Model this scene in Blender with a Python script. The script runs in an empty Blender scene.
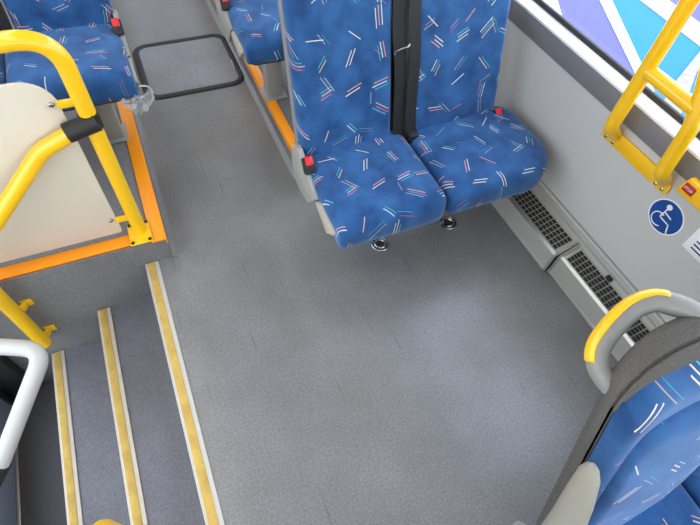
import bpy, bmesh, math, random
from mathutils import Vector, Matrix
random.seed(7)
S = 0.88                      # metres per design unit
sc = bpy.context.scene
COL = sc.collection
PI = math.pi

# ------------------------------------------------------------------ materials
def srgb(r, g, b):
    f = lambda c: ((c/255)/12.92 if c/255 <= .04045 else (((c/255)+.055)/1.055)**2.4)
    return (f(r), f(g), f(b), 1)

def new_mat(name):
    m = bpy.data.materials.new(name); m.use_nodes = True
    nt = m.node_tree; nt.nodes.clear()
    out = nt.nodes.new('ShaderNodeOutputMaterial')
    return m, nt, out

def mat(name, col, rough=.5, metal=0, var=.08, scale=30, bump=0, bscale=200, spec=.5, coat=0, dirt=None, dscale=3):
    m, nt, out = new_mat(name)
    N = nt.nodes.new; Lk = nt.links.new
    p = N('ShaderNodeBsdfPrincipled'); Lk(p.outputs[0], out.inputs[0])
    tc = N('ShaderNodeTexCoord')
    nz = N('ShaderNodeTexNoise'); nz.inputs['Scale'].default_value = scale; nz.inputs['Detail'].default_value = 4
    Lk(tc.outputs['Object'], nz.inputs['Vector'])
    mx = N('ShaderNodeMix'); mx.data_type = 'RGBA'
    c = Vector(col[:3])
    mx.inputs[6].default_value = (*(c*(1-var)), 1); mx.inputs[7].default_value = (*(c*(1+var)), 1)
    Lk(nz.outputs[0], mx.inputs[0])
    colout = mx.outputs[2]
    if dirt:
        n2 = N('ShaderNodeTexNoise'); n2.inputs['Scale'].default_value = dscale; n2.inputs['Detail'].default_value = 6
        n2.inputs['Roughness'].default_value = .65
        Lk(tc.outputs['Object'], n2.inputs['Vector'])
        rp = N('ShaderNodeValToRGB'); rp.color_ramp.elements[0].position = .45; rp.color_ramp.elements[1].position = .75
        Lk(n2.outputs[0], rp.inputs[0])
        m2 = N('ShaderNodeMix'); m2.data_type = 'RGBA'; m2.inputs[7].default_value = dirt
        ml = N('ShaderNodeMath'); ml.operation = 'MULTIPLY'; ml.inputs[1].default_value = .55
        Lk(rp.outputs[0], ml.inputs[0]); Lk(ml.outputs[0], m2.inputs[0]); Lk(colout, m2.inputs[6]); colout = m2.outputs[2]
    Lk(colout, p.inputs['Base Color'])
    p.inputs['Roughness'].default_value = rough; p.inputs['Metallic'].default_value = metal
    p.inputs['Specular IOR Level'].default_value = spec; p.inputs['Coat Weight'].default_value = coat
    if bump:
        nb = N('ShaderNodeTexNoise'); nb.inputs['Scale'].default_value = bscale; nb.inputs['Detail'].default_value = 3
        Lk(tc.outputs['Object'], nb.inputs['Vector'])
        b = N('ShaderNodeBump'); b.inputs['Strength'].default_value = bump; b.inputs['Distance'].default_value = .002
        Lk(nb.outputs[0], b.inputs['Height']); Lk(b.outputs[0], p.inputs['Normal'])
    return m

def fabric(name):
    m, nt, out = new_mat(name)
    N = nt.nodes.new; Lk = nt.links.new
    def M(op, a, b=None, c=None):
        n = N('ShaderNodeMath'); n.operation = op
        for i, v in enumerate((a, b, c)):
            if v is None: continue
            if isinstance(v, (int, float)): n.inputs[i].default_value = v
            else: Lk(v, n.inputs[i])
        return n.outputs[0]
    p = N('ShaderNodeBsdfPrincipled'); Lk(p.outputs[0], out.inputs[0])
    uv = N('ShaderNodeUVMap'); uv.uv_map = 'UVMap'
    nz = N('ShaderNodeTexNoise'); nz.inputs['Scale'].default_value = 9; nz.inputs['Detail'].default_value = 6
    Lk(uv.outputs[0], nz.inputs['Vector'])
    r0 = N('ShaderNodeValToRGB')
    r0.color_ramp.elements[0].position = .3; r0.color_ramp.elements[0].color = srgb(26, 64, 112)
    r0.color_ramp.elements[1].position = .72; r0.color_ramp.elements[1].color = srgb(52, 102, 156)
    Lk(nz.outputs[0], r0.inputs[0])
    col = r0.outputs[0]
    wv = N('ShaderNodeTexNoise'); wv.inputs['Scale'].default_value = 420; wv.inputs['Detail'].default_value = 2
    Lk(uv.outputs[0], wv.inputs['Vector'])
    mw = N('ShaderNodeMix'); mw.data_type = 'RGBA'; mw.blend_type = 'MULTIPLY'; mw.inputs[0].default_value = .55
    rw = N('ShaderNodeValToRGB'); rw.color_ramp.elements[0].position = .3; rw.color_ramp.elements[0].color = (.55, .55, .6, 1)
    rw.color_ramp.elements[1].position = .65
    Lk(wv.outputs[0], rw.inputs[0]); Lk(col, mw.inputs[6]); Lk(rw.outputs[0], mw.inputs[7]); col = mw.outputs[2]
    def layer(col, scale, offset, half, var, width, sp, nmax, strength):
        ad = N('ShaderNodeVectorMath'); ad.operation = 'ADD'; ad.inputs[1].default_value = offset
        Lk(uv.outputs[0], ad.inputs[0])
        vo = N('ShaderNodeTexVoronoi'); vo.voronoi_dimensions = '2D'; vo.inputs['Scale'].default_value = scale
        vo.inputs['Randomness'].default_value = .62
        Lk(ad.outputs[0], vo.inputs['Vector'])
        sb = N('ShaderNodeVectorMath'); sb.operation = 'SUBTRACT'
        Lk(ad.outputs[0], sb.inputs[0]); Lk(vo.outputs['Position'], sb.inputs[1])
        sc3 = N('ShaderNodeSeparateColor'); Lk(vo.outputs['Color'], sc3.inputs[0])
        ro = N('ShaderNodeVectorRotate'); ro.rotation_type = 'Z_AXIS'
        Lk(sb.outputs[0], ro.inputs['Vector']); Lk(M('MULTIPLY', sc3.outputs[0], 6.2832), ro.inputs['Angle'])
        xyz = N('ShaderNodeSeparateXYZ'); Lk(ro.outputs[0], xyz.inputs[0])
        x, y = xyz.outputs[0], xyz.outputs[1]
        idx = M('ROUND', M('DIVIDE', y, sp))
        dy = M('ABSOLUTE', M('SUBTRACT', y, M('MULTIPLY', idx, sp)))
        inw = M('LESS_THAN', dy, width)
        lo = M('GREATER_THAN', idx, -.5)
        hi = M('LESS_THAN', idx, M('ADD', M('MULTIPLY', sc3.outputs[1], nmax), .75))
        xs = M('ADD', x, M('MULTIPLY', M('SINE', M('ADD', M('MULTIPLY', idx, 2.3), M('MULTIPLY', sc3.outputs[2], 20))), .007))
        inl = M('LESS_THAN', M('ABSOLUTE', xs), M('ADD', half, M('MULTIPLY', sc3.outputs[2], var)))
        mask = M('MULTIPLY', M('MULTIPLY', inw, inl), M('MULTIPLY', lo, hi))
        cr = N('ShaderNodeValToRGB'); cr.color_ramp.interpolation = 'CONSTANT'
        cols = [(222, 214, 196), (228, 150, 112), (214, 218, 214), (70, 172, 160), (222, 184, 128), (205, 100, 110), (100, 186, 200), (228, 216, 196)]
        e = cr.color_ramp.elements
        e[0].color = srgb(*cols[0]); e[1].position = 1/8; e[1].color = srgb(*cols[1])
        for i in range(2, 8):
            q = e.new(i/8); q.color = srgb(*cols[i])
        Lk(M('FRACT', M('ADD', sc3.outputs[2], M('ADD', M('MULTIPLY', idx, .125), sc3.outputs[0]))), cr.inputs[0])
        mx = N('ShaderNodeMix'); mx.data_type = 'RGBA'
        Lk(M('MULTIPLY', mask, strength), mx.inputs[0]); Lk(col, mx.inputs[6]); Lk(cr.outputs[0], mx.inputs[7])
        return mx.outputs[2]
    col = layer(col, 8.3, (.37, .21, 0), .024, .014, .0017, .0125, 1.9, .8)
    col = layer(col, 5.6, (3.13, 1.77, 0), .022, .016, .0012, .013, .8, .5)
    Lk(col, p.inputs['Base Color'])
    p.inputs['Roughness'].default_value = .85
    p.inputs['Sheen Weight'].default_value = .35; p.inputs['Sheen Roughness'].default_value = .45
    p.inputs['Sheen Tint'].default_value = (.6, .75, 1, 1)
    p.inputs['Specular IOR Level'].default_value = .2
    b = N('ShaderNodeBump'); b.inputs['Strength'].default_value = .25; b.inputs['Distance'].default_value = .001
    Lk(wv.outputs[0], b.inputs['Height']); Lk(b.outputs[0], p.inputs['Normal'])
    return m

def floor_mat(name, base, rough, streak=False):
    m, nt, out = new_mat(name)
    N = nt.nodes.new; Lk = nt.links.new
    p = N('ShaderNodeBsdfPrincipled'); Lk(p.outputs[0], out.inputs[0])
    tc = N('ShaderNodeTexCoord')
    c = Vector(base[:3])
    fine = N('ShaderNodeTexNoise'); fine.inputs['Scale'].default_value = 140; fine.inputs['Detail'].default_value = 1
    big = N('ShaderNodeTexNoise'); big.inputs['Scale'].default_value = 3.2; big.inputs['Detail'].default_value = 8; big.inputs['Roughness'].default_value = .62
    for n in (fine, big): Lk(tc.outputs['Object'], n.inputs['Vector'])
    r1 = N('ShaderNodeValToRGB'); r1.color_ramp.elements[0].position = .2; r1.color_ramp.elements[1].position = .8
    r1.color_ramp.elements[0].color = (*(c*.74), 1); r1.color_ramp.elements[1].color = (*(c*1.28), 1)
    Lk(fine.outputs[0], r1.inputs[0])
    r2 = N('ShaderNodeValToRGB'); r2.color_ramp.elements[0].position = .3; r2.color_ramp.elements[1].position = .72
    r2.color_ramp.elements[0].color = (.80, .79, .77, 1); r2.color_ramp.elements[1].color = (1.1, 1.1, 1.1, 1)
    Lk(big.outputs[0], r2.inputs[0])
    mx = N('ShaderNodeMix'); mx.data_type = 'RGBA'; mx.blend_type = 'MULTIPLY'; mx.inputs[0].default_value = 1
    Lk(r1.outputs[0], mx.inputs[6]); Lk(r2.outputs[0], mx.inputs[7]); colr = mx.outputs[2]
    if streak:                      # long scuffs dragged along the aisle
        mp = N('ShaderNodeMapping'); mp.inputs['Scale'].default_value = (95, 3.2, 1); mp.inputs['Rotation'].default_value = (0, 0, .06)
        Lk(tc.outputs['Object'], mp.inputs[0])
        st = N('ShaderNodeTexNoise'); st.inputs['Scale'].default_value = 1; st.inputs['Detail'].default_value = 3
        Lk(mp.outputs[0], st.inputs['Vector'])
        r3 = N('ShaderNodeValToRGB'); r3.color_ramp.elements[0].position = .66; r3.color_ramp.elements[1].position = .72
        r3.color_ramp.elements[0].color = (1, 1, 1, 1); r3.color_ramp.elements[1].color = (.72, .72, .72, 1)
        Lk(st.outputs[0], r3.inputs[0])
        m3 = N('ShaderNodeMix'); m3.data_type = 'RGBA'; m3.blend_type = 'MULTIPLY'; m3.inputs[0].default_value = 1
        Lk(colr, m3.inputs[6]); Lk(r3.outputs[0], m3.inputs[7]); colr = m3.outputs[2]
    Lk(colr, p.inputs['Base Color'])
    rr_ = N('ShaderNodeMapRange'); rr_.inputs['To Min'].default_value = rough-.02; rr_.inputs['To Max'].default_value = rough+.06
    Lk(big.outputs[0], rr_.inputs['Value']); Lk(rr_.outputs[0], p.inputs['Roughness'])
    p.inputs['Specular IOR Level'].default_value = .6
    b = N('ShaderNodeBump'); b.inputs['Strength'].default_value = .10; b.inputs['Distance'].default_value = .001
    Lk(fine.outputs[0], b.inputs['Height']); Lk(b.outputs[0], p.inputs['Normal'])
    return m

def glass_mat(name, tint=(1, 1, 1, 1), refl=.06):
    m, nt, out = new_mat(name)
    N = nt.nodes.new; Lk = nt.links.new
    t = N('ShaderNodeBsdfTransparent'); t.inputs[0].default_value = tint
    g = N('ShaderNodeBsdfGlossy'); g.inputs['Roughness'].default_value = .02
    fr = N('ShaderNodeFresnel'); fr.inputs[0].default_value = 1.35
    mx = N('ShaderNodeMixShader')
    ge = N('ShaderNodeNewGeometry'); iv = N('ShaderNodeMath'); iv.operation = 'SUBTRACT'; iv.inputs[0].default_value = 1; Lk(ge.outputs['Backfacing'], iv.inputs[1])
    mu = N('ShaderNodeMath'); mu.operation = 'MULTIPLY'; Lk(fr.outputs[0], mu.inputs[0]); Lk(iv.outputs[0], mu.inputs[1])   # outer skin of the pane reflects
    Lk(mu.outputs[0], mx.inputs[0]); Lk(t.outputs[0], mx.inputs[1]); Lk(g.outputs[0], mx.inputs[2]); Lk(mx.outputs[0], out.inputs[0])
    return m

def film_mat(name):
    m, nt, out = new_mat(name)
    N = nt.nodes.new; Lk = nt.links.new
    t = N('ShaderNodeBsdfTransparent')
    p = N('ShaderNodeBsdfPrincipled'); p.inputs['Base Color'].default_value = (.8, .82, .84, 1); p.inputs['Roughness'].default_value = .12
    mx = N('ShaderNodeMixShader'); mx.inputs[0].default_value = .38
    Lk(t.outputs[0], mx.inputs[1]); Lk(p.outputs[0], mx.inputs[2]); Lk(mx.outputs[0], out.inputs[0])
    return m

def emis(name, col, st):
    m, nt, out = new_mat(name)
    e = nt.nodes.new('ShaderNodeEmission'); e.inputs[0].default_value = col; e.inputs[1].default_value = st
    nt.links.new(e.outputs[0], out.inputs[0]); return m

FABRIC = fabric('blue_streak_moquette')
FLOOR = floor_mat('speckled_grey_vinyl', srgb(122, 121, 120), .27, True)
TREAD = floor_mat('step_vinyl', srgb(104, 103, 107), .45)
RISER = floor_mat('cove_vinyl', srgb(112, 111, 110), .5)
YELLOW = mat('yellow_powder_coat', srgb(238, 186, 14), .28, coat=.3, var=.03)
ORANGE = mat('orange_edge_plastic', srgb(250, 150, 12), .4, var=.04)
LGREY = mat('light_grey_plastic', srgb(152, 150, 144), .45, var=.05, bump=.1)
MGREY = mat('mid_grey_plastic', srgb(125, 125, 122), .45, var=.05)
WALLP = mat('grey_wall_laminate', srgb(186, 185, 181), .5, var=.025, scale=6, bump=.08, bscale=120)
BAND = mat('dark_grey_trim', srgb(112, 112, 115), .5, var=.05)
LEDGE = mat('white_ledge', srgb(226, 230, 234), .4, var=.02)
BLACK = mat('black_rubber', srgb(26, 26, 27), .55, var=.1)
BELT = mat('black_belt_webbing', srgb(22, 22, 24), .75, var=.15, scale=300, bump=.3, bscale=500)
CARPET = mat('charcoal_carpet', srgb(90, 88, 85), .95, var=.42, scale=260, bump=.7, bscale=400, spec=.1)
CREAM = mat('cream_panel', srgb(208, 199, 180), .35, var=.02, scale=4)
WHITE = mat('white_painted_tube', srgb(180, 176, 170), .35, var=.03, coat=.3)
METAL = mat('brushed_aluminium', srgb(190, 188, 182), .35, metal=.85, var=.06, scale=120)
STEEL = mat('bright_steel', srgb(170, 170, 170), .25, metal=1, var=.05)
GRIT = mat('yellow_grit', srgb(200, 166, 84), .9, var=.35, scale=260, bump=.8, bscale=350, dirt=srgb(150, 112, 50), dscale=14)
RED = mat('red_button', srgb(225, 40, 45), .35, var=.04)
DARKRED = mat('dark_red_button', srgb(170, 25, 45), .4, var=.04)
BLUE = mat('sign_blue', srgb(0, 66, 140), .4, var=.03)
WVINYL = mat('white_vinyl', srgb(232, 234, 236), .45, var=.015)
NAVY = mat('navy_ink', srgb(40, 44, 96), .5, var=.04)
GLASS = glass_mat('window_glass')
FILM = film_mat('clear_plastic_film')
SLOT = mat('dark_slot', srgb(18, 18, 18), .8, var=.1)
CEIL = mat('ceiling_white', srgb(215, 215, 212), .6, var=.02)
SHELLW = mat('shell_grey', srgb(150, 150, 150), .6, var=.03)

# ------------------------------------------------------------------ mesh builder
class MB:
    def __init__(s): s.v = []; s.f = []; s.m = []; s.uv = []
    def add(s, verts, faces, mi=0, uvs=None):
        o = len(s.v); s.v += [tuple(p) for p in verts]
        s.uv += (list(uvs) if uvs else [(p[0]+p[2]*.3, p[1]+p[2]) for p in verts])
        s.f += [tuple(i+o for i in f) for f in faces]; s.m += [mi]*len(faces)
    def box(s, x0, x1, y0, y1, z0, z1, bev=0, mi=0, M=None, seg=2):
        bm = bmesh.new(); bmesh.ops.create_cube(bm, size=1)
        for v in bm.verts:
            v.co = Vector(((x0+x1)/2+v.co.x*(x1-x0), (y0+y1)/2+v.co.y*(y1-y0), (z0+z1)/2+v.co.z*(z1-z0)))
        if bev: bmesh.ops.bevel(bm, geom=list(bm.edges), offset=bev, segments=seg, affect='EDGES', profile=.5)
        bm.verts.index_update()
        vs = [(M @ v.co) if M else v.co.copy() for v in bm.verts]
        s.add(vs, [[v.index for v in f.verts] for f in bm.faces], mi); bm.free(); return s
    def prism(s, poly, ext, mi=0, bev=0):
        """poly: list of 3D points (planar), ext: extrusion vector"""
        bm = bmesh.new(); e = Vector(ext)
        a = [bm.verts.new(Vector(p)) for p in poly]; b = [bm.verts.new(Vector(p)+e) for p in poly]
        n = len(poly); bm.faces.new(a[::-1]); bm.faces.new(b)
        for i in range(n): bm.faces.new((a[i], a[(i+1) % n], b[(i+1) % n], b[i]))
        bmesh.ops.recalc_face_normals(bm, faces=bm.faces)
        if bev: bmesh.ops.bevel(bm, geom=list(bm.edges), offset=bev, segments=2, affect='EDGES', profile=.5)
        bmesh.ops.recalc_face_normals(bm, faces=bm.faces)
        bm.verts.index_update()
        s.add([v.co.copy() for v in bm.verts], [[v.index for v in f.verts] for f in bm.faces], mi); bm.free(); return s
    def tube(s, pts, r, n=16, mi=0, cap=True, ell=None, arc=None, rad=None):
        """sweep along pts; ell=(a,b,up) elliptic section; arc=(start,end) partial section"""
        P = [Vector(p) for p in pts]
        T = []
        for i in range(len(P)):
            t = (P[min(i+1, len(P)-1)]-P[max(i-1, 0)]).normalized(); T.append(t)
        up = Vector((0, 0, 1)) if abs(T[0].z) < .9 else Vector((1, 0, 0))
        if ell: up = Vector(ell[2])
        nrm = (up - T[0]*up.dot(T[0])).normalized()
        vs = []; closed = arc is None
        for i, p in enumerate(P):
            if i: nrm = (nrm - T[i]*nrm.dot(T[i])).normalized()
            bn = T[i].cross(nrm)
            ri = rad[i] if rad else r
            a, b = (ell[0], ell[1]) if ell else (ri, ri)
            if ell and rad: a *= rad[i]; b *= rad[i]
            for k in range(n if closed else n+1):
                th = 2*PI*k/n if closed else arc[0]+(arc[1]-arc[0])*k/n
                vs.append(p + nrm*math.cos(th)*a + bn*math.sin(th)*b)
        w = n if closed else n+1
        fs = []
        for i in range(len(P)-1):
            for k in range(n):
                k2 = (k+1) % w
                fs.append((i*w+k, i*w+k2, (i+1)*w+k2, (i+1)*w+k))
        if cap:
            fs.append(tuple(range(w))[::-1]); fs.append(tuple((len(P)-1)*w+k for k in range(w)))
        s.add(vs, fs, mi); return s
    def lathe(s, prof, c=(0, 0, 0), n=28, mi=0, M=None):
        vs = []; fs = []
        for r, z in prof:
            for k in range(n):
                a = 2*PI*k/n; p = Vector((r*math.cos(a), r*math.sin(a), z))
                if M: p = M @ p
                vs.append(p+Vector(c))
        for i in range(len(prof)-1):
            for k in range(n):
                fs.append((i*n+k, i*n+(k+1) % n, (i+1)*n+(k+1) % n, (i+1)*n+k))
        fs.append(tuple(range(n))[::-1]); fs.append(tuple((len(prof)-1)*n+k for k in range(n)))
        s.add(vs, fs, mi); return s
    def build(s, name, mats, parent=None, angle=35, loc=(0, 0, 0)):
        if not isinstance(mats, (list, tuple)): mats = [mats]
        me = bpy.data.meshes.new(name)
        L = Vector(loc)
        me.from_pydata([tuple((Vector(p)-L)*S) for p in s.v], [], s.f)
        for m in mats: me.materials.append(m)
        uvl = me.uv_layers.new(name='UVMap')
        for lp in me.loops: uvl.data[lp.index].uv = s.uv[lp.vertex_index]
        for p, mi in zip(me.polygons, s.m): p.material_index = mi; p.use_smooth = True
        bm = bmesh.new(); bm.from_mesh(me)
        bmesh.ops.recalc_face_normals(bm, faces=bm.faces)
        bm.to_mesh(me); bm.free()
        me.set_sharp_from_angle(angle=math.radians(angle))
        o = bpy.data.objects.new(name, me); COL.objects.link(o)
        if parent: o.parent = parent
        o.location = L*S
        return o

def tag(o, label=None, cat=None, group=None, kind=None):
    if label: o['label'] = label
    if cat: o['category'] = cat
    if group: o['group'] = group
    if kind: o['kind'] = kind
    return o

def thing(name, label, cat, loc=(0, 0, 0), group=None):
    o = bpy.data.objects.new(name, None); COL.objects.link(o)
    o.empty_display_size = .05; o.location = Vector(loc)*S
    return tag(o, label, cat, group)

def struct(name, mb, m):
    return tag(mb.build(name, m), kind='structure')

def copy_tree(o, parent=None):
    c = o.copy(); COL.objects.link(c); c.parent = parent
    for ch in list(o.children): copy_tree(ch, c)
    return c

def fillet(pts, r, n=8):
    P = [Vector(p) for p in pts]; out = [P[0]]
    for i in range(1, len(P)-1):
        a, b, c = P[i-1], P[i], P[i+1]
        u = (a-b).normalized(); v = (c-b).normalized()
        ang = u.angle(v); rr = r[i-1] if isinstance(r, (list, tuple)) else r
        d = min(rr/math.tan(ang/2), (a-b).length*.48, (c-b).length*.48)
        p0 = b+u*d; p1 = b+v*d
        for k in range(n+1):
            t = k/n; out.append(p0*(1-t)**2 + b*2*t*(1-t) + p1*t*t)
    out.append(P[-1]); return out

def smooth_path(pts, n=8):
    P = [Vector(p) for p in pts]; out = []
    for i in range(len(P)-1):
        p0 = P[max(i-1, 0)]; p1 = P[i]; p2 = P[i+1]; p3 = P[min(i+2, len(P)-1)]
        for k in range(n):
            t = k/n
            out.append(.5*((2*p1)+(p2-p0)*t+(2*p0-5*p1+4*p2-p3)*t*t+(3*p1-p0-3*p2+p3)*t**3))
    out.append(P[-1]); return out

def rrect(x0, x1, y0, y1, rad, inset=0, n=8):
    """rounded rectangle, rad = (x0y0, x1y0, x1y1, x0y1); same point count for every inset"""
    x0 += inset; x1 -= inset; y0 += inset; y1 -= inset
    C = [(x0, y0, 1, 1, PI), (x1, y0, -1, 1, 1.5*PI), (x1, y1, -1, -1, 0), (x0, y1, 1, -1, .5*PI)]
    pts = []
    edge = 6
    for k, (cx, cy, sx, sy, a0) in enumerate(C):
        r = max(rad[k]-inset*.6, .004)
        for i in range(n+1):
            a = a0+(PI/2)*i/n
            pts.append((cx+sx*r+r*math.cos(a), cy+sy*r+r*math.sin(a)))
        nk = (k+1) % 4
        # straight edge subdivisions
        r2 = max(rad[nk]-inset*.6, .004)
        nx, ny, nsx, nsy, na = C[nk]
        q0 = pts[-1]; q1 = (nx+nsx*r2+r2*math.cos(na), ny+nsy*r2+r2*math.sin(na))
        for i in range(1, edge):
            t = i/edge; pts.append((q0[0]*(1-t)+q1[0]*t, q0[1]*(1-t)+q1[1]*t))
    return pts

def pad(mb, rect, rad, w0, w1, rnd, crown, place, mi=0, rings=10, uvo=(0, 0)):
    """soft pad: outline rect in (u,v), thickness from w0 to w1 with rounded rim; crown(u,v)->extra w; place(u,v,w)->xyz"""
    x0, x1, y0, y1 = rect; cx, cy = (x0+x1)/2, (y0+y1)/2
    levels = [(.012, w0, 0), (0, w0+.012, 0), (0, (w0+w1-rnd)/2, 0)]
    for k in range(6):
        a = PI/2*k/5; levels.append((rnd*(1-math.cos(a)), w1-rnd+rnd*math.sin(a), math.sin(a)))
    vs = []; uvs = []; n = None
    for ins, w, cw in levels:
        pts = rrect(*rect, rad, ins); n = len(pts)
        for u, v in pts:
            vs.append(place(u, v, w+crown(u, v)*cw))
            e = (w1-w)*.35; d = Vector((u-cx, v-cy)); 
            dn = Vector((d.x/(x1-x0), d.y/(y1-y0)))
            q = (u+(e if abs(dn.x) > abs(dn.y) else 0)*(1 if d.x > 0 else -1), v+(e if abs(dn.y) >= abs(dn.x) else 0)*(1 if d.y > 0 else -1))
            uvs.append((q[0]+uvo[0], q[1]+uvo[1]))
    base = rrect(*rect, rad, rnd)
    nl = len(levels)
    for k in range(1, rings):
        t = 1-k/rings
        for u, v in base:
            a = cx+(u-cx)*t; b = cy+(v-cy)*t
            vs.append(place(a, b, w1+crown(a, b))); uvs.append((a+uvo[0], b+uvo[1]))
        nl += 1
    vs.append(place(cx, cy, w1+crown(cx, cy))); uvs.append((cx+uvo[0], cy+uvo[1]))
    fs = []
    for i in range(nl-1):
        for k in range(n):
            fs.append((i*n+k, i*n+(k+1) % n, (i+1)*n+(k+1) % n, (i+1)*n+k))
    last = (nl-1)*n
    for k in range(n): fs.append((last+k, last+(k+1) % n, len(vs)-1))
    fs.append(tuple(range(n))[::-1])
    mb.add(vs, fs, mi, uvs)
    return mb

def torus_pts(c, r, n=24):
    return [(c[0]+r*math.cos(2*PI*k/n), c[1]+r*math.sin(2*PI*k/n), c[2]) for k in range(n+1)]

# ------------------------------------------------------------------ setting
WX = 1.655          # inner face of the right wall
LX = -1.17          # inner face of the left wall
YF, YB = -2.6, 6.6  # front and back ends
CZ = 2.62
PZ = .14            # platform height
SY = 1.512          # stairwell end face

m = MB()
m.box(-.24, WX+.12, YF, YB, -.12, 0)
m.box(LX-.1, -.24, YF, .05, -.12, 0)
struct('floor', m, FLOOR)
# steps down to the door
m = MB(); m.box(-.532, -.24, .05, SY, -.75, -.25); m.box(-.25, -.2405, .05, SY, -.25, -.004); struct('floor_step_upper', m, TREAD)
m = MB(); m.box(-.836, -.533, .05, SY, -.8, -.50); struct('floor_step_middle', m, TREAD)
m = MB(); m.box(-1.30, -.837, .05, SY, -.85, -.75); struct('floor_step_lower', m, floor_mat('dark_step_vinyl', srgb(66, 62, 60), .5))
m = MB(); m.box(LX-.05, -.24, .02, .05, -.85, -.12); struct('wall_stairwell_front', m, RISER)
# raised platforms either side of the aisle
m = MB(); m.box(LX-.1, -.119, SY, YB, -.85, PZ-.004, bev=.004); struct('platform_left', m, RISER)
m = MB(); m.box(.603, WX, 1.80, YB, 0, PZ-.004, bev=.004); struct('platform_right', m, RISER)
# cove seams where the platforms meet the aisle
m = MB()
m.prism([(-.119, 1.50, .001), (-.092, 1.50, .001), (-.095, 1.50, .005), (-.116, 1.50, .02), (-.119, 1.50, .03)], (0, 4.9, 0)); struct('trim_1', m, MGREY)
m = MB()
m.prism([(.603, 1.80, .001), (.578, 1.80, .001), (.581, 1.80, .005), (.600, 1.80, .02), (.603, 1.80, .03)], (0, 4.7, 0)); struct('trim_2', m, MGREY)
# right wall below the window
m = MB(); m.box(WX, WX+.09, YF, YB, 0, .745); struct('wall_right', m, WALLP)
m = MB(); m.box(WX-.004, WX+.066, YF, YB, .745, .831, bev=.003); struct('trim_3', m, BAND)
m = MB(); m.box(WX-.004, WX+.066, YF, YB, .832, .842); struct('windowsill_right', m, LEDGE)
# upper right wall above the window
m = MB(); m.box(WX-.03, WX+.12, YF, YB, 2.46, CZ); struct('wall_right_upper', m, SHELLW)
# right window band: black gasket, mullions, glass
m = MB(); m.box(WX+.066, WX+.084, YF, YB, .745, .862, bev=.004)
m.box(WX+.066, WX+.10, YF, YB, 2.43, 2.47)
for y in (-1.9, -.05, 3.75, 5.6): m.box(WX+.07, WX+.10, y-.03, y+.03, .86, 2.44, bev=.004)
g = struct('window_1', m, BLACK)
m = MB(); m.box(WX+.073, WX+.078, YF, YB, .85, 2.44); o = m.build('window_pane', GLASS, g)
m = MB(); m.box(WX+.070, WX+.095, 1.70, 1.735, .86, 2.44, bev=.004); o = m.build('window_divider', METAL, g)
# left wall with its window, door opening at the stairwell
m = MB()
m.box(LX-.1, LX, SY, YB, -.8, .95); m.box(LX-.1, LX, SY, YB, 2.2, CZ)
m.box(LX-.1, LX, YF, .05, -.12, .95); m.box(LX-.1, LX, YF, .05, 2.2, CZ); m.box(LX-.1, LX, .05, SY, 2.2, CZ)
struct('wall_left', m, SHELLW)
m = MB()
for y in (1.55, 3.3, 5.0, 6.5, .02, -2.5): m.box(LX-.07, LX-.03, y-.035, y+.035, .95, 2.2)
m.box(LX-.07, LX-.03, SY, YB, .93, .98); m.box(LX-.07, LX-.03, YF, .05, .93, .98)
g = struct('window_2', m, BLACK)
m = MB(); m.box(LX-.055, LX-.049, SY, YB, .95, 2.2); m.box(LX-.055, LX-.049, YF, .05, .95, 2.2); m.build('window_pane', GLASS, g)
m = MB(); m.box(LX-.1, WX+.12, YF, YB, CZ, CZ+.05); struct('ceiling', m, CEIL)
m = MB(); m.box(LX-.1, WX+.12, YB, YB+.05, -.8, CZ); struct('wall_back', m, SHELLW)
m = MB(); m.box(LX-.1, WX+.12, YF-.05, YF, -.12, .9); m.box(LX-.1, WX+.12, YF-.05, YF, 2.1, CZ); struct('wall_front', m, SHELLW)
m = MB(); m.box(LX-.1, WX+.12, YF-.04, YF-.02, .86, .92); m.box(.2, .26, YF-.04, YF-.02, .9, 2.1)
g = struct('window_3', m, BLACK)
m = MB(); m.box(LX-.1, WX+.12, YF-.033, YF-.027, .9, 2.1); m.build('window_pane', GLASS, g)
# entrance door: black rubber framed leaves with glass
m = MB()
m.box(-1.17, -1.125, 1.425, SY, -.75, 2.2, bev=.004); m.box(-1.17, -1.125, .05, .11, -.75, 2.2, bev=.004)
m.box(-1.165, -1.13, .72, .79, -.70, 2.2, bev=.004)
m.box(-1.165, -1.13, .05, SY, 2.12, 2.2)
g = struct('door_1', m, BLACK)
m = MB(); m.box(-1.155, -1.145, .11, 1.425, -.60, 2.12); m.build('door_glass', GLASS, g)
m = MB(); m.box(-1.16, -1.135, .11, 1.425, -.75, -.46, bev=.004); m.build('door_kick_panel', mat('door_grey_blue', srgb(128, 138, 152), .45, var=.04), g)
m = MB(); m.box(-1.125, -1.0, 1.455, SY+.004, -.75, .10, bev=.012); struct('trim_4', m, BLACK)
m = MB(); m.box(-1.135, -1.118, .06, 1.43, -.75, -.735, bev=.003); struct('trim_5', m, METAL)
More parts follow.
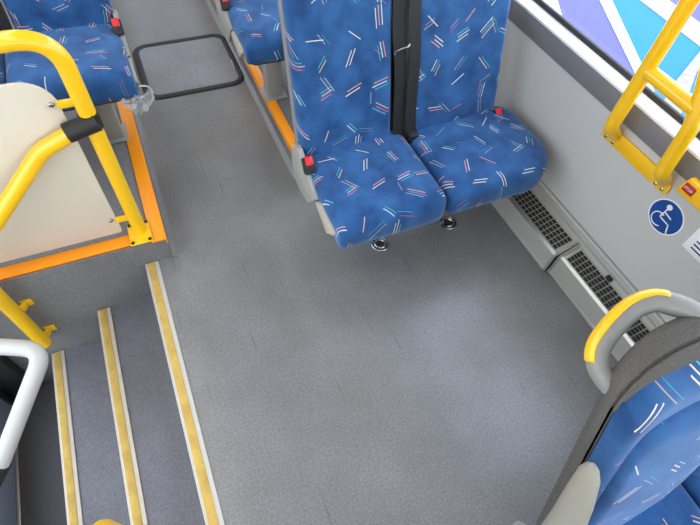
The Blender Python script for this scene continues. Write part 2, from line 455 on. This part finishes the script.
# street outside
GZ = -.85
m = MB(); m.box(-14, 16, -14, 18, GZ-.1, GZ); struct('ground', m, mat('asphalt', srgb(110, 110, 114), .9, var=.12, scale=40))
PURP = mat('purple_ground_paint', srgb(74, 74, 124), .85, var=.09, scale=60)
CYAN = mat('cyan_ground_paint', srgb(0, 98, 136), .85, var=.06, scale=60)
WPNT = mat('white_ground_paint', srgb(190, 187, 178), .85, var=.03, scale=60)
GPNT = mat('mottled_grey_paving', srgb(130, 124, 116), .9, var=.35, scale=18)
def ground_patch(name, poly, z, mm):
    m = MB(); m.prism([(x, y, GZ+z-.004) for x, y in poly], (0, 0, .005)); struct(name, m, mm)
ground_patch('ground_paint_purple', [(3.2, -1.5), (9, -1.5), (9, 8.5), (3.2, 8.5)], .004, PURP)
ground_patch('ground_paint_white_edge', [(3.2, 1.62), (4.522, 3.937), (4.772, 4.375), (6.0, 6.53), (5.2, 8.5), (3.2, 8.5)], .008, WPNT)
ground_patch('ground_paint_cyan', [(5.448, 4.188), (4.484, 2.368), (3.7, .887), (5.6, .9), (5.722, 3.071), (5.789, 4.051), (5.85, 4.95)], .008, CYAN)
ground_patch('ground_paint_white_diagonal', [(5.291, 4.231), (4.245, 2.123), (3.53, .68), (3.7, .887), (4.484, 2.368), (5.448, 4.188), (5.85, 4.95), (5.75, 5.15)], .012, WPNT)
ground_patch('ground_paint_white_band', [(5.85, 4.95), (5.789, 4.051), (5.722, 3.071), (5.6, .9), (6.0, .9), (6.123, 3.406), (6.156, 3.992), (6.2, 4.9)], .016, WPNT)
ground_patch('ground_paving_strip', [(5.691, 2.99), (4.87, 2.59), (4.545, 2.40), (4.40, 2.10), (4.62, 2.22), (5.263, 2.66), (5.70, 2.86)], .020, GPNT)

# ------------------------------------------------------------------ stair nosings
for i, (x, z, y1, lab) in enumerate(((-.24, 0, 1.506, 'yellow grit stair nosing along the top step beside the aisle floor'),
                                ((-.532), -.25, 1.508, 'worn yellow grit stair nosing on the middle step edge'),
                                ((-.836), -.50, 1.508, 'worn yellow grit stair nosing on the lowest step, nearest the door'))):
    t = thing('stair_nosing', lab, 'stair nosing', (x, .8, z), 'stair nosings')
    m = MB()
    L = lambda v: v
    m.box(-.003, .054, -.74, y1-.8, .0005, .006, bev=.002); m.box(-.006, .002, -.74, y1-.8, -.035, .006, bev=.002)
    m.build('aluminium_profile', mat('pale_aluminium', srgb(196, 192, 182), .45, metal=.1, var=.05, scale=60) if i == 0 else mat('worn_aluminium', srgb(205, 194, 176), .55, metal=.1, var=.15, scale=60), t)
    m = MB(); m.box(.004, .037, -.738, y1-.802, .004, .0085, bev=.001); m.build('grip_strip', GRIT, t)

# ------------------------------------------------------------------ platform edge strips
def edge_strip(label, x0, x1, y0, y1, drop):
    m = MB(); m.box(x0, x1, y0, y1, PZ-.006, PZ+.004, bev=.003)
    if drop == 'x0': m.box(x0, x0+.004, y0, y1, PZ-.035, PZ+.003)
    if drop == 'x1': m.box(x1-.004, x1, y0, y1, PZ-.035, PZ+.003)
    if drop == 'y0': m.box(x0, x1, y0, y0+.004, PZ-.014, PZ+.003)
    return tag(m.build('edge_strip', ORANGE, loc=((x0+x1)/2, (y0+y1)/2, PZ)), label, 'edge strip', 'orange platform edge strips')
edge_strip('orange edge strip along the aisle side of the left seat platform', -.180, -.117, 1.506, YB-.3, 'x1')
edge_strip('orange edge strip under the cream panel above the stairwell', -1.16, -.182, 1.520, 1.584, 'y0')
edge_strip('orange edge strip along the right platform behind the front double seat', .601, .652, 1.79, YB-.3, 'x0')

# ------------------------------------------------------------------ floor hatch
t = thing('floor_hatch', 'grey floor hatch with black rubber frame set in the aisle', 'floor hatch', (.29, 3.0, 0))
hx0, hx1, hy0, hy1 = -.30, .285, -.285, .285
m = MB()
path = [(x, y, .004) for x, y in rrect(hx0, hx1, hy0, hy1, (.08, .08, .08, .08))]
path.append(path[0]); path.append(path[1])
m.tube(path, .01, n=8, ell=(.007, .021, (0, 0, 1)), cap=False)
m.build('rubber_frame', BLACK, t)
m = MB(); m.prism([(x, y, 0) for x, y in rrect(hx0+.012, hx1-.012, hy0+.012, hy1-.012, (.07, .07, .07, .07))], (0, 0, .004)); m.build('lid', floor_mat('hatch_vinyl', srgb(128, 128, 130), .36), t)
m = MB(); m.tube([(x, y, .0045) for x, y in ((.262, -.13), (.266, -.03))], .003, n=8); m.build('latch', METAL, t)

# ------------------------------------------------------------------ floor anchors
def anchor(x, y, label):
    t = thing('floor_anchor', label, 'floor anchor', (x, y, 0), 'floor anchors')
    m = MB(); m.lathe([(.046, .0005), (.046, .003), (.042, .006), (.036, .006), (.033, .002), (.012, .0015)]); m.build('outer_ring', STEEL, t)
    m = MB(); m.lathe([(.032, .001), (.031, .006), (.027, .009), (.022, .009), (.019, .004), (.004, .003)]); m.build('inner_ring', STEEL, t)
    m = MB(); m.lathe([(.017, .002), (.017, .0055), (.013, .006), (.001, .006)]); m.build('plug', BLACK, t)
anchor(.833, 1.238, 'round steel floor anchor under the left front seat cushion')
anchor(1.226, 1.24, 'round steel floor anchor below the right front seat cushion, nearer the heater')

# ------------------------------------------------------------------ seats
LEAN = .28
def seat_pair(label, loc, mirror=False, margin=.002, group='double seats', shellmat=None, belts=True, drop=.03, dish=.006, H=.765, topm=.012, shell_t=.075, shell_c=.02, head=False):
    """double seat facing -Y; local x=0 at the aisle side, y=0 at the cushion front, z=0 on what it stands on"""
    W = 1.07
    fx = (lambda x: W-x) if mirror else (lambda x: x)
    t = thing('double_bus_seat', label, 'bus seat', loc, group)
    shellmat = shellmat or MGREY
    def flip(P): return (fx(P[0]), P[1], P[2])
    cushions = [((0, .495, .0, .50), (.022, .065, .05, .04)), ((.502, 1.085, .01, .50), (.03, .19, .08, .04))]
    backs = [(.002, .428), (.520, .985)]
    for i, (rect, rad) in enumerate(cushions):
        x0, x1, y0, y1 = rect; cx = (x0+x1)/2; hw = (x1-x0)/2
        def crown(u, v):
            a = (u-cx)/hw; b = (v-y0)/(y1-y0)
            return .022*(1-a*a) + .006*abs(a)**3 - .012*b - .02*max(0, (.18-b)/.18)**2
        def place(u, v, w): return (fx(u), v+.0*w, w)
        m = MB(); pad(m, rect, rad, .350, .465, .042, crown, place, uvo=(loc[0]*1.7+i*.31, loc[1]*1.3))
        m.build('seat_cushion', FABRIC, t, angle=60)
        m = MB(); pad(m, (x0+.03, x1-.03, y0+.04, y1), tuple(max(r-.02, .02) for r in rad), .315, .348, .008, lambda u, v: 0, place)
        m.build('cushion_pan', BLACK, t)
    # backrests in a leaning plane
    by, bz = .485, .43
    def bplace(u, h, w):
        return (fx(u), by+h*LEAN*.963 - w*.963, bz+h*.963 - w*LEAN*.9)
    for i, (x0, x1) in enumerate(backs):
        cx = (x0+x1)/2; hw = (x1-x0)/2
        def crown(u, h):
            a = (u-cx)/hw; b = h/H
            c = dish*2.2*abs(a)**3*(1 if b > .25 else b/.25) - dish*.7*math.exp(-((b-.5)/.25)**2)
            c += .022*math.exp(-((b-.2)/.16)**2)*(1-a*a) - dish*1.2*math.exp(-((b-.84)/.14)**2)*(1-a*a)
            return c
        m = MB(); pad(m, (x0, x1, .0, H), (.03, .03, .075, .075), .005, .06, .035, crown, bplace, rings=14, uvo=(loc[0]*.9+i*.7+.4, loc[1]*.7+.5))
        m.build('backrest', FABRIC, t, angle=60)
        m = MB()
        def splace(u, h, w): return bplace(u, h, -w)
        mg = margin
        def scr(u, h): return shell_c*(1-abs((u-cx)/hw)**3)
        pad(m, (x0-mg, x1+mg, -.02, H+topm), (.03, .03, .11, .11), -.018, shell_t, .045, scr, splace)
        m.build('backrest_shell', shellmat, t, angle=60)
        if head:
            pv = [bplace(u, h, .012) for u, h in rrect(x0-mg, x1+mg, -.02, H+topm, (.03, .03, .11, .11), .006)]
            m = MB(); m.tube(pv+pv[:1], .0045, n=8, cap=False); m.build('piping', CARPET, t, angle=60)
            def hc(u, h): return .012*(1-((u-cx)/(hw-.03))**2)+.010*(1-((h-.40)/.24)**2)
            m = MB(); pad(m, (x0+.035, x1-.035, .16, .63), (.05, .05, .07, .07), .05, .075, .022, hc, bplace, rings=12, uvo=(i*.7+.9, .35)); m.build('headrest_panel', FABRIC, t, angle=60)
    # frame: cross beams, wall bracket and pedestal
    m = MB()
    m.box(.03, W-.05, .12, .18, .30, .346, bev=.006); m.box(.03, W-.05, .38, .44, .30, .346, bev=.006)
    for x in (.46, .96):
        M = Matrix.Identity(4)
        m.prism([(x, .45, .30), (x, .52, .30), (x, .735, 1.0), (x, .70, 1.0)], (.05, 0, 0), bev=.004)
    fr = MB(); fr.add([flip(p) for p in m.v], [f[::-1] for f in m.f] if mirror else m.f)
    fr.build('frame', BLACK, t)
    # legs
    for lx in (.185, ):
        m = MB(); a, b = sorted((fx(lx-.045), fx(lx+.045)))
        m.box(a, b, .17+drop, .25+drop, 0.003, .32, bev=.006); m.box(a-.02, b+.02, .14+drop, .28+drop, 0, .006, bev=.002)
        m.build('leg', LGREY, t)
    # aisle side covers
    m = MB()
    def sidep(poly, xa, xb):
        P = [(fx(xa), y, z) for y, z in poly]
        m.prism(P, (fx(xb)-fx(xa), 0, 0), bev=.005)
    sidep([(.55, .40), (.51, .49), (.45, .505), (.39, .46), (.24, .41), (.34, .285), (.44, .265), (.53, .28)], -.014, .008)
    m.build('hinge_cover', mat('seat_trim_grey', srgb(150, 149, 142), .45, var=.05) if 'seat_trim_grey' not in bpy.data.materials else bpy.data.materials['seat_trim_grey'], t)
    m = MB()
    sidep([(.255, .385), (.235, .365), (.125, .325), (.055, .39), (.07, .41), (.225, .41)], -.012, .012)
    m.build('side_cover', mat('beige_plastic', srgb(176, 170, 154), .45, var=.05) if 'beige_plastic' not in bpy.data.materials else bpy.data.materials['beige_plastic'], t)
    # buckles
    for bx, byy, bzz in ((.006, .375, .475), (.985, .42, .448)):
        m = MB(); c = fx(bx)
        M = Matrix.Translation((c, byy, bzz)) @ Matrix.Rotation(math.radians(-35), 4, 'X')
        m.box(-.024, .024, -.019, .019, -.035, .034, bev=.006, M=M); bo = m.build('buckle', BLACK, t)
        m = MB(); m.box(-.016, .016, -.022, .008, .002, .037, bev=.004, M=M); m.build('release_button', RED, bo)
    if belts:
        for k, (xa, xb, xc, ytop) in enumerate(((.405, .462, .485, 0), (.478, .535, .535, .004))):
            m = MB(); n = 14; vs = []; fs = []
            w_ = .056
            for j in range(n+1):
                h = .78*(1-j/n)+.02
                xx = xb*(1-j/n) + xc*(j/n) - .028 + .004*math.sin(j*.9+k)
                off = .055 + .012*math.sin(PI*j/n)
                for dx, dw in ((0, 0), (w_, 0), (w_, .003), (0, .003)):
                    vs.append(bplace(xx-.02+dx, h, off+dw+ (k*.006) + (.008 if dx == 0 and k == 1 else 0)))
            for j in range(n):
                for q in range(4): fs.append((j*4+q, j*4+(q+1) % 4, (j+1)*4+(q+1) % 4, (j+1)*4+q))
            fs.append((0, 1, 2, 3)); fs.append((n*4+3, n*4+2, n*4+1, n*4))
            m.add(vs, fs); b = m.build('seat_belt', BELT, t)
            if k == 0:
                m = MB(); p0 = Vector(bplace(.43, .42, .072)); p1 = Vector(bplace(.487, .435, .078))
                m.tube([p0+Vector((0, 0, -.012)), p0, (p0+p1)/2+Vector((0, -.004, .006)), p1, p1+Vector((.006, 0, .012))], .005, n=8)
                m.build('belt_tongue', STEEL, b)
        m = MB(); m.box(.497, .545, .395, .45, .43, .475, bev=.008)
        bk = MB(); bk.add([flip(p) for p in m.v], m.f); bk.build('belt_anchor', BLACK, t)
    return t

front = seat_pair('blue patterned double seat facing the open floor, two floor anchors under its front edge', (.515, 1.03, 0), drop=.28)
second = seat_pair('blue patterned double seat on the right platform, half hidden behind the front double seat', (.475, 2.125, PZ))
left = seat_pair('blue patterned double seat on the left platform behind the cream panel', (-.045-1.07, 2.04, PZ), mirror=True)
near = seat_pair('blue patterned seat with charcoal carpet back and yellow grab handle', (.602, -.595, 0), margin=.0, shellmat=CARPET, dish=.006, belts=False, H=.715, topm=.06, shell_t=.042, shell_c=.012, head=True)
del near['group']
near.name = 'bus_seat'
# grab handle on the corner of its back
B = Vector((.602, -.595, 0))
hp = [(.808, .118, 1.150), (.7942, .1403, 1.165), (.7621, .1675, 1.170), (.7414, .1832, 1.165), (.7071, .1874, 1.150), (.6605, .1743, 1.130), (.6294, .1559, 1.105), (.6204, .1304, 1.085), (.6274, .0964, 1.070), (.6478, .0696, 1.055)]
hp = [Vector(p)-B for p in smooth_path(hp, 6)]
m = MB(); m.tube(hp, .02, n=18, ell=(.021, .0215, (0, 0, 1)), rad=[1.0]*len(hp))
hd = m.build('grab_handle', MGREY, near, angle=60)
m = MB(); q = hp[13:41]
m.tube(q, .02, n=14, ell=(.0225, .023, (0, 0, 1)), arc=(-.1, PI*.95), cap=False, rad=[1.0]*len(q))
o = m.build('yellow_grip', YELLOW, hd, angle=60)
md = o.modifiers.new('t', 'SOLIDIFY'); md.thickness = .002; md.offset = -1
o['label'] = 'yellow upper grip of the handle'
# folded up armrest
m = MB()
ap = [Vector(p)-B for p in ((.565, -.006, .972), (.564, -.010, .962), (.562, -.018, .94), (.557, -.045, .87), (.549, -.078, .78), (.541, -.105, .68), (.541, -.11, .62))]
m.tube(ap, 1, n=20, ell=(.019, .031, (1, 0, 0)), rad=[.12, .45, .76, 1.02, 1.22, 1.25, 1.0])
ar = m.build('armrest', mat('armrest_plastic', srgb(140, 137, 126), .45, var=.06), near, angle=60)
m = MB(); m.tube([Vector((.545, -.11, .64))-B, Vector((.60, -.10, .64))-B], .022, n=16); m.build('hinge_pin', BLACK, ar)

# ------------------------------------------------------------------ torn plastic wrapper on the left seat corner
m = MB(); rnd = random.Random(5)
nu, nv = 12, 9; vs = []; fs = []
for j in range(nv+1):
    for i in range(nu+1):
        a, b = i/nu, j/nv
        x = -.125+.135*a + rnd.uniform(-.010, .010); y = 1.995+.05*b+rnd.uniform(-.012, .012)-.02*math.sin(a*PI)
        z = .520-.10*b*math.sin(PI*(.15+.7*a)) + .05*a*(1-b) + rnd.uniform(-.012, .012)
        vs.append((x, y, z))
for j in range(nv):
    for i in range(nu):
        k = j*(nu+1)+i; fs.append((k, k+1, k+nu+2, k+nu+1))
m.add(vs, fs)
ln = [(-.03, 2.0, .575), (.0, 2.01, .56), (.012, 2.02, .53), (.008, 2.02, .495), (-.01, 2.015, .47)]
m.tube(smooth_path(ln, 4), .004, n=6)
o = m.build('plastic_wrapper', FILM, loc=(-.06, 1.95, .52), angle=10)
tag(o, 'crumpled clear plastic wrapper snagged on the corner of the left seat', 'plastic wrapper')
m = MB(); m.box(-.118-(-1.115), -.03-(-1.115), .03, .10, .30, .352, bev=.006); m.build('corner_bracket', MGREY, left)

# ------------------------------------------------------------------ yellow stair guard with cream panel
PX, PY = -.214, 1.585
t = thing('stair_guard', 'yellow tube guard with cream panel standing at the top of the stairwell', 'guard rail', (PX, PY, PZ))
def loc_(pts): return [Vector(p)-Vector((PX, PY, PZ)) for p in pts]
TR = .0275
m = MB(); m.tube(fillet(loc_([(PX, PY, PZ+.012), (PX, PY, 1.062), (-1.16, PY, 1.062)]), .115, 12), TR*1.05, n=20); m.build('post', YELLOW, t, angle=60)
rail = fillet(loc_([(PX-.055, 1.561, .743), (-.40, 1.56, .690), (-.80, 1.46, .335), (-.80, 1.46, -.312)]), [.20, .10], 12)
m = MB(); m.tube(rail, TR*1.08, n=20); hr = m.build('handrail', YELLOW, t, angle=60)
for z in (-.035, -.275):
    m = MB()
    c = Vector((-.80, 1.46, z))-Vector((PX, PY, PZ))
    m.prism([c+Vector((.0, 0, -.03)), c+Vector((.0, 0, .03)), c+Vector((.035, .046, .02)), c+Vector((.035, .046, -.02))], (.006, -.006, 0), bev=.001)
    m.box(c.x+.02, c.x+.065, c.y+.045, c.y+.0515, c.z-.022, c.z+.022, bev=.002)
    m.build('mounting_tab', YELLOW, hr)
m = MB()
a, b = loc_([(PX+.02, 1.572, .757), (PX-.085, 1.561, .738)])
m.tube([a, (a+b)/2, b], .0345, n=20)
c = loc_([(PX, PY, .725)])[0]; m.tube([c, c+Vector((0, 0, .06))], .034, n=20)
m.build('clamp', BLACK, t, angle=50)
m = MB(); m.box(-.052, .044, -.078, .050, .004, .014, bev=.006); fl = m.build('mounting_flange', YELLOW, t)
for x, y in ((-.04, -.066), (.032, -.066), (-.04, .038), (.032, .038)):
    m = MB(); m.lathe([(.008, 0), (.008, .004), (.005, .006), (.001, .006)], c=(x, y, .013), n=12); m.build('bolt', BLACK, fl)
m = MB()
pp_ = rrect(-1.15, -.285, PZ+.02, .925, (.005, .012, .10, .02))
m.prism([(x-PX, .008, z-PZ) for x, z in pp_], (0, .012, 0), bev=.002); pn = m.build('modesty_panel', CREAM, t)
for z in (.25, .835):
    m = MB(); m.box(-.075, -.02, -.008, .006, z-PZ-.014, z-PZ+.014, bev=.004); m.build('panel_bracket', YELLOW, t)
    m = MB(); m.lathe([(.009, 0), (.009, .006), (.006, .009), (.001, .009)], c=(-.092, .008, z-PZ), n=12, M=Matrix.Rotation(PI/2, 4, 'X')); m.build('panel_bolt', STEEL, pn)

# ------------------------------------------------------------------ white door handle
m0 = Vector((-.65, 1.0, .1))
t = thing('door_handle_bar', 'white bent grab bar in front of the entrance door', 'grab bar', (-1.125, 1.1, .0))
L0 = Vector((-1.125, 1.1, .0))
hb = [(-1.125, 1.37, .19), (-.777, 1.187, .17), (-.640, 1.117, .168), (-.647, 1.04, .115), (-.902, .852, -.086), (-1.125, .69, -.27)]
hb = [Vector(p)-L0 for p in hb]
m = MB(); m.tube(fillet([hb[0], hb[1], hb[2]+Vector((.01, 0, 0)), hb[4], hb[5]], [.05, .075, .05], 10), .031, n=20); m.build('bar', WHITE, t, angle=60)
m = MB(); d = (hb[5]-hb[4]).normalized(); m.tube([hb[4]-d*.005, hb[4]+d*.12], .036, n=20); m.build('grip_sleeve', BLACK, t)
for p in (hb[0], hb[5]):
    m = MB(); m.tube([p+Vector((-.004, 0, 0)), p+Vector((.016, 0, 0))], .05, n=20); m.build('mounting_plate', METAL, t)

# ------------------------------------------------------------------ yellow rail at the bottom of the frame
t = thing('handrail', 'yellow tube rail whose bend just shows at the foot of the steps', 'handrail', (-.405, .335, -.25))
m = MB(); L0 = Vector((-.405, .335, -.25))
m.tube(fillet([Vector(p)-L0 for p in ((-.405, .335, -.244), (-.405, .335, .605), (-.405, -.40, .605), (-.405, -.40, .006))], .10, 10), .028, n=20); m.build('tube', YELLOW, t, angle=60)
m = MB(); m.lathe([(.055, 0), (.055, .006), (.035, .01), (.03, .01)]); m.build('foot_plate', YELLOW, t)

# ------------------------------------------------------------------ heater along the right wall
def heater(label, y0, y1, xo):
    t = thing('heater', label, 'heater', (xo, (y0+y1)/2, 0), 'wall heaters')
    q = [(xo, 0.002), (xo, .016), (xo+.006, .020), (xo+.012, .118), (xo+.022, .128), (xo+.04, .135), (WX-.025, .168), (WX-.016, .176), (WX-.006, .176), (WX-.002, .002)]
    yc = (y0+y1)/2
    m = MB(); m.prism([(x-xo, y0-yc, z) for x, z in q], (0, y1-y0, 0), bev=.0025); body = m.build('casing', LGREY, t)
    m = MB(); m.prism([(x-xo-.004, y1-.012-yc, z+.004) for x, z in q[:-1]]+[(WX-.002-xo, y1-.012-yc, .002)], (0, .012, 0), bev=.001)
    m.build('end_rim', MGREY, t)
    m = MB(); m.prism([(x-xo-.004, y0-yc, z+.004) for x, z in q[:-1]]+[(WX-.002-xo, y0-yc, .002)], (0, .012, 0), bev=.001)
    m.build('end_rim', MGREY, t)
    # slotted grille on the sloping top
    a = Vector((xo+.024, 0, .1315)); b = Vector((WX-.024, 0, .1695))
    ac = a-Vector((xo, yc, 0)); d = (b-a); nrm = Vector((-d.z, 0, d.x)).normalized()
    m = MB()
    rows = 5; pitch = .029; ny = int((y1-y0-.05)/pitch)
    for k in range(rows):
        for j in range(ny):
            s0 = .05+.92*k/rows; s1 = s0+.76/rows
            ya = y0+.03+j*pitch; yb = ya+pitch*.82
            P = [a+d*s0, a+d*s1]
            vs = []
            for pp in P:
                for yy in (ya, yb):
                    vs.append(Vector((pp.x-xo, yy-yc, pp.z))+nrm*.0016)
            m.add(vs, [(0, 1, 3, 2)])
    g = m.build('grille_slots', SLOT, t)
    m = MB(); m.prism([(x-xo, y0+.01-yc, z) for x, z in ((xo+.013, .1205), (xo+.021, .1285), (xo+.024, .1315), (xo+.021, .133), (xo+.010, .122))], (0, y1-y0-.02, 0)); m.build('grille_edge', METAL, t)
    return t
heater('grey slotted heater casing on the floor beneath the right seat cushion', .803, 1.78, 1.515)
heater('grey slotted heater casing on the floor below the wheelchair sign', -1.2, .80, 1.535)
# skirting rails above the heater
m = MB(); m.prism([(WX-.022, YF, .176), (WX-.012, YF, .188), (WX-.012, YF, .202), (WX, YF, .215), (WX, YF, .176)], (0, YB-YF, 0)); struct('baseboard_right', m, LGREY)
m = MB(); m.box(WX-.008, WX, YF, YB, .236, .242, bev=.001); struct('trim_6', m, LGREY)
m = MB(); m.box(WX-.034, WX-.016, .575, .605, .176, .192, bev=.003)
tag(m.build('rubber_clip', BLACK, loc=(WX-.025, .59, .18)), 'small black rubber clip on the ledge behind the slotted heater', 'clip')

# ------------------------------------------------------------------ yellow grab frame on the right wall
t = thing('grab_frame', 'yellow tube grab frame bolted to the wall in front of the window', 'grab rail', (WX, .83, .68))
L0 = Vector((WX, .83, .68))
XB = 1.57
m = MB()
pl = rrect(.650, 1.012, .650, .712, (.012, .012, .03, .03))
m.prism([(-.001, y-L0.y, z-L0.z) for y, z in pl], (-.010, 0, 0), bev=.002); pt = m.build('mounting_plate', YELLOW, t)
for y in (.672, .705, .945, .985):
    m = MB(); m.lathe([(.007, 0), (.007, .003), (.004, .005), (.001, .005)], c=(-.011, y-L0.y, .664-L0.z), n=12, M=Matrix.Rotation(-PI/2, 4, 'Y')); m.build('bolt', STEEL, pt)
for pts in ([(WX-.01, .955, .695), (XB, .945, .76), (XB, .945, 1.25), (XB, .945, 1.75), (WX+.05, .945, 1.90)],
            [(WX-.01, .685, .700), (XB, .680, .76), (XB, .70, .955), (XB+.005, .74, 1.05), (XB+.01, .86, 1.30), (XB+.01, .90, 1.75), (WX+.05, .90, 1.90)]):
    m = MB(); m.tube(fillet([Vector(p)-L0 for p in pts], .06, 8), .0265, n=20); m.build('upright', YELLOW, t, angle=60)
m = MB(); m.tube([Vector((XB, .945, 1.0))-L0, Vector((XB, .72, 1.0))-L0], .0255, n=20); m.build('crossbar', YELLOW, t, angle=60)

# ------------------------------------------------------------------ stop button
t = thing('stop_button', 'yellow stop button box with red push panel beside the grab frame', 'stop button', (WX, .58, .75))
m = MB(); m.prism([(0, .050, -.038), (0, -.14, -.038), (0, -.14, .034), (0, .034, .034)], (-.032, 0, 0), bev=.008); m.build('housing', YELLOW, t)
m = MB(); m.box(-.037, -.03, -.012, .032, -.016, .018, bev=.003); bt = m.build('push_panel', DARKRED, t)
def text(body, size, loc, rot, mm, parent, name='lettering'):
    cu = bpy.data.curves.new(name, 'FONT'); cu.body = body; cu.size = size*S; cu.align_x = 'CENTER'; cu.align_y = 'CENTER'; cu.extrude = .0003
    cu.materials.append(mm)
    tmp = bpy.data.objects.new('tmp', cu); COL.objects.link(tmp); dg = bpy.context.evaluated_depsgraph_get()
    me = bpy.data.meshes.new_from_object(tmp.evaluated_get(dg)); bpy.data.objects.remove(tmp)
    o = bpy.data.objects.new(name, me); COL.objects.link(o); o.parent = parent; o.location = Vector(loc)*S; o.rotation_euler = rot
    return o
WROT = (PI/2, 0, -PI/2)     # reads from inside, on the right wall
text('STOP', .0145, (-.0375, .010, .001), WROT, WVINYL, bt)

# ------------------------------------------------------------------ wheelchair sign
SYc, SZc = .597, .583
t = thing('wheelchair_sign', 'round blue wheelchair sign stuck on the grey wall', 'sign', (WX, SYc, SZc))
RM = Matrix.Rotation(-PI/2, 4, 'Y')
m = MB(); m.lathe([(.0725, 0), (.0725, .001), (.001, .001)], n=48, M=RM); m.build('white_disc', WVINYL, t)
m = MB(); m.lathe([(.0675, .0008), (.0675, .0018), (.001, .0018)], n=48, M=RM); dk = m.build('blue_disc', BLUE, t)
m = MB()
def seg(a, b, w=.0026):
    a = Vector((0, a[0]-SYc, a[1]-SZc)); b = Vector((0, b[0]-SYc, b[1]-SZc))
    d = (b-a).normalized(); n = Vector((0, -d.z, d.y))*w
    a = a-d*w; b = b+d*w
    m.prism([a+n, b+n, b-n, a-n], (0, 0, 0.0)) if False else m.prism([p+Vector((-.0017, 0, 0)) for p in (a+n, b+n, b-n, a-n)], (-.0006, 0, 0))
seg((.6105, .617), (.6145, .569)); seg((.6145, .569), (.570, .566)); seg((.570, .566), (.5563, .532)); seg((.5563, .532), (.545, .536)); seg((.6115, .598), (.578, .592))
wh = [(-.0020, .6145+.0285*math.cos(a)-SYc, .5565+.0285*math.sin(a)-SZc) for a in [math.radians(-135+245*k/28) for k in range(29)]]
m.tube(wh, .0024, n=6)
m.lathe([(.0115, .0016), (.0115, .0024), (.001, .0024)], c=(0, .6085-SYc, .6245-SZc), n=24, M=RM)
m.build('wheelchair_symbol', WVINYL, dk)

# ------------------------------------------------------------------ notice
t = thing('notice', 'white notice with small navy print on the grey wall, at the frame edge', 'notice', (WX, .37, .6))
m = MB(); m.box(-.0012, -.0001, -.115, .115, -.052, .052, bev=.0003); nb = m.build('paper', WVINYL, t)
for z, wds in ((.026, (.03, .045)), (.004, (.05, .02, .06, .03)), (-.013, (.035, .06, .025, .05)), (-.030, (.06, .03, .04))):
    m = MB(); y = .088 if z < .02 else .072
    for w in wds:
        m.box(-.0018, -.001, y-w, y, z-.003, z+.003); y -= w+.012
    m.build('print_line', NAVY, t)

# ------------------------------------------------------------------ ceiling lamps (the bus's own)
LAMP = emis('lamp_diffuser', (1, .93, .84, 1), 2.0)
for x, lab in ((-.55, 'long ceiling light strip above the stairwell side'), (1.0, 'long ceiling light strip above the window seats')):
    t = thing('ceiling_light', lab, 'ceiling light', (x, 1.8, CZ), 'ceiling lights')
    m = MB(); m.box(-.12, .12, -4.0, 4.4, -.035, -.001, bev=.008); m.build('housing', SHELLW, t)
    m = MB(); m.box(-.09, .09, -3.9, 4.3, -.040, -.034); m.build('diffuser', LAMP, t)
    la = bpy.data.lights.new('strip_lamp', 'AREA'); la.shape = 'RECTANGLE'; la.size = .18*S; la.size_y = 8*S; la.energy = 24 if x < 0 else 6; la.color = (1, .90, .78)
    lo = bpy.data.objects.new('strip_lamp', la); COL.objects.link(lo); lo.location = Vector((x, 2.0, CZ-.05))*S

# ------------------------------------------------------------------ daylight
w = bpy.data.worlds.new('world'); sc.world = w; w.use_nodes = True
bg = w.node_tree.nodes['Background']; bg.inputs[1].default_value = 4.6
wt = w.node_tree; tcw = wt.nodes.new('ShaderNodeTexCoord'); sx = wt.nodes.new('ShaderNodeSeparateXYZ'); rpw = wt.nodes.new('ShaderNodeValToRGB')
wt.links.new(tcw.outputs['Generated'], sx.inputs[0]); wt.links.new(sx.outputs[2], rpw.inputs[0]); wt.links.new(rpw.outputs[0], bg.inputs[0])
rpw.color_ramp.elements[0].position = 0; rpw.color_ramp.elements[0].color = (.80, .82, .80, 1)
rpw.color_ramp.elements[1].position = .75; rpw.color_ramp.elements[1].color = (.68, .83, 1.06, 1)
su = bpy.data.lights.new('sun', 'SUN'); su.energy = 2.5; su.angle = math.radians(1); su.color = (1, .96, .88)
so = bpy.data.objects.new('sun', su); COL.objects.link(so)
so.rotation_euler = Vector((-.12, -1.0, -1.25)).to_track_quat('-Z', 'Y').to_euler()

# ------------------------------------------------------------------ camera
cd = bpy.data.cameras.new('camera'); cd.sensor_width = 36; cd.lens = 486/700*36; cd.clip_start = .02
co = bpy.data.objects.new('camera', cd); COL.objects.link(co)
RC = Matrix(((0.9168824669, -0.3934197751, 0.0674345791), (-0.2861126004, -0.7655682277, -0.5762333456), (0.2783273644, 0.5090443687, -0.8144984401)))
rot = Matrix((RC[0], -RC[1], -RC[2])).transposed()      # camera right, up, back in world space
co.matrix_world = Matrix.Translation(Vector((0, 0, 1.9))*S) @ rot.to_4x4()
sc.camera = co

sc.view_settings.view_transform = 'Standard'; sc.view_settings.look = 'None'
sc.view_settings.exposure = .12; sc.view_settings.gamma = 1
sc.view_settings.use_curve_mapping = False
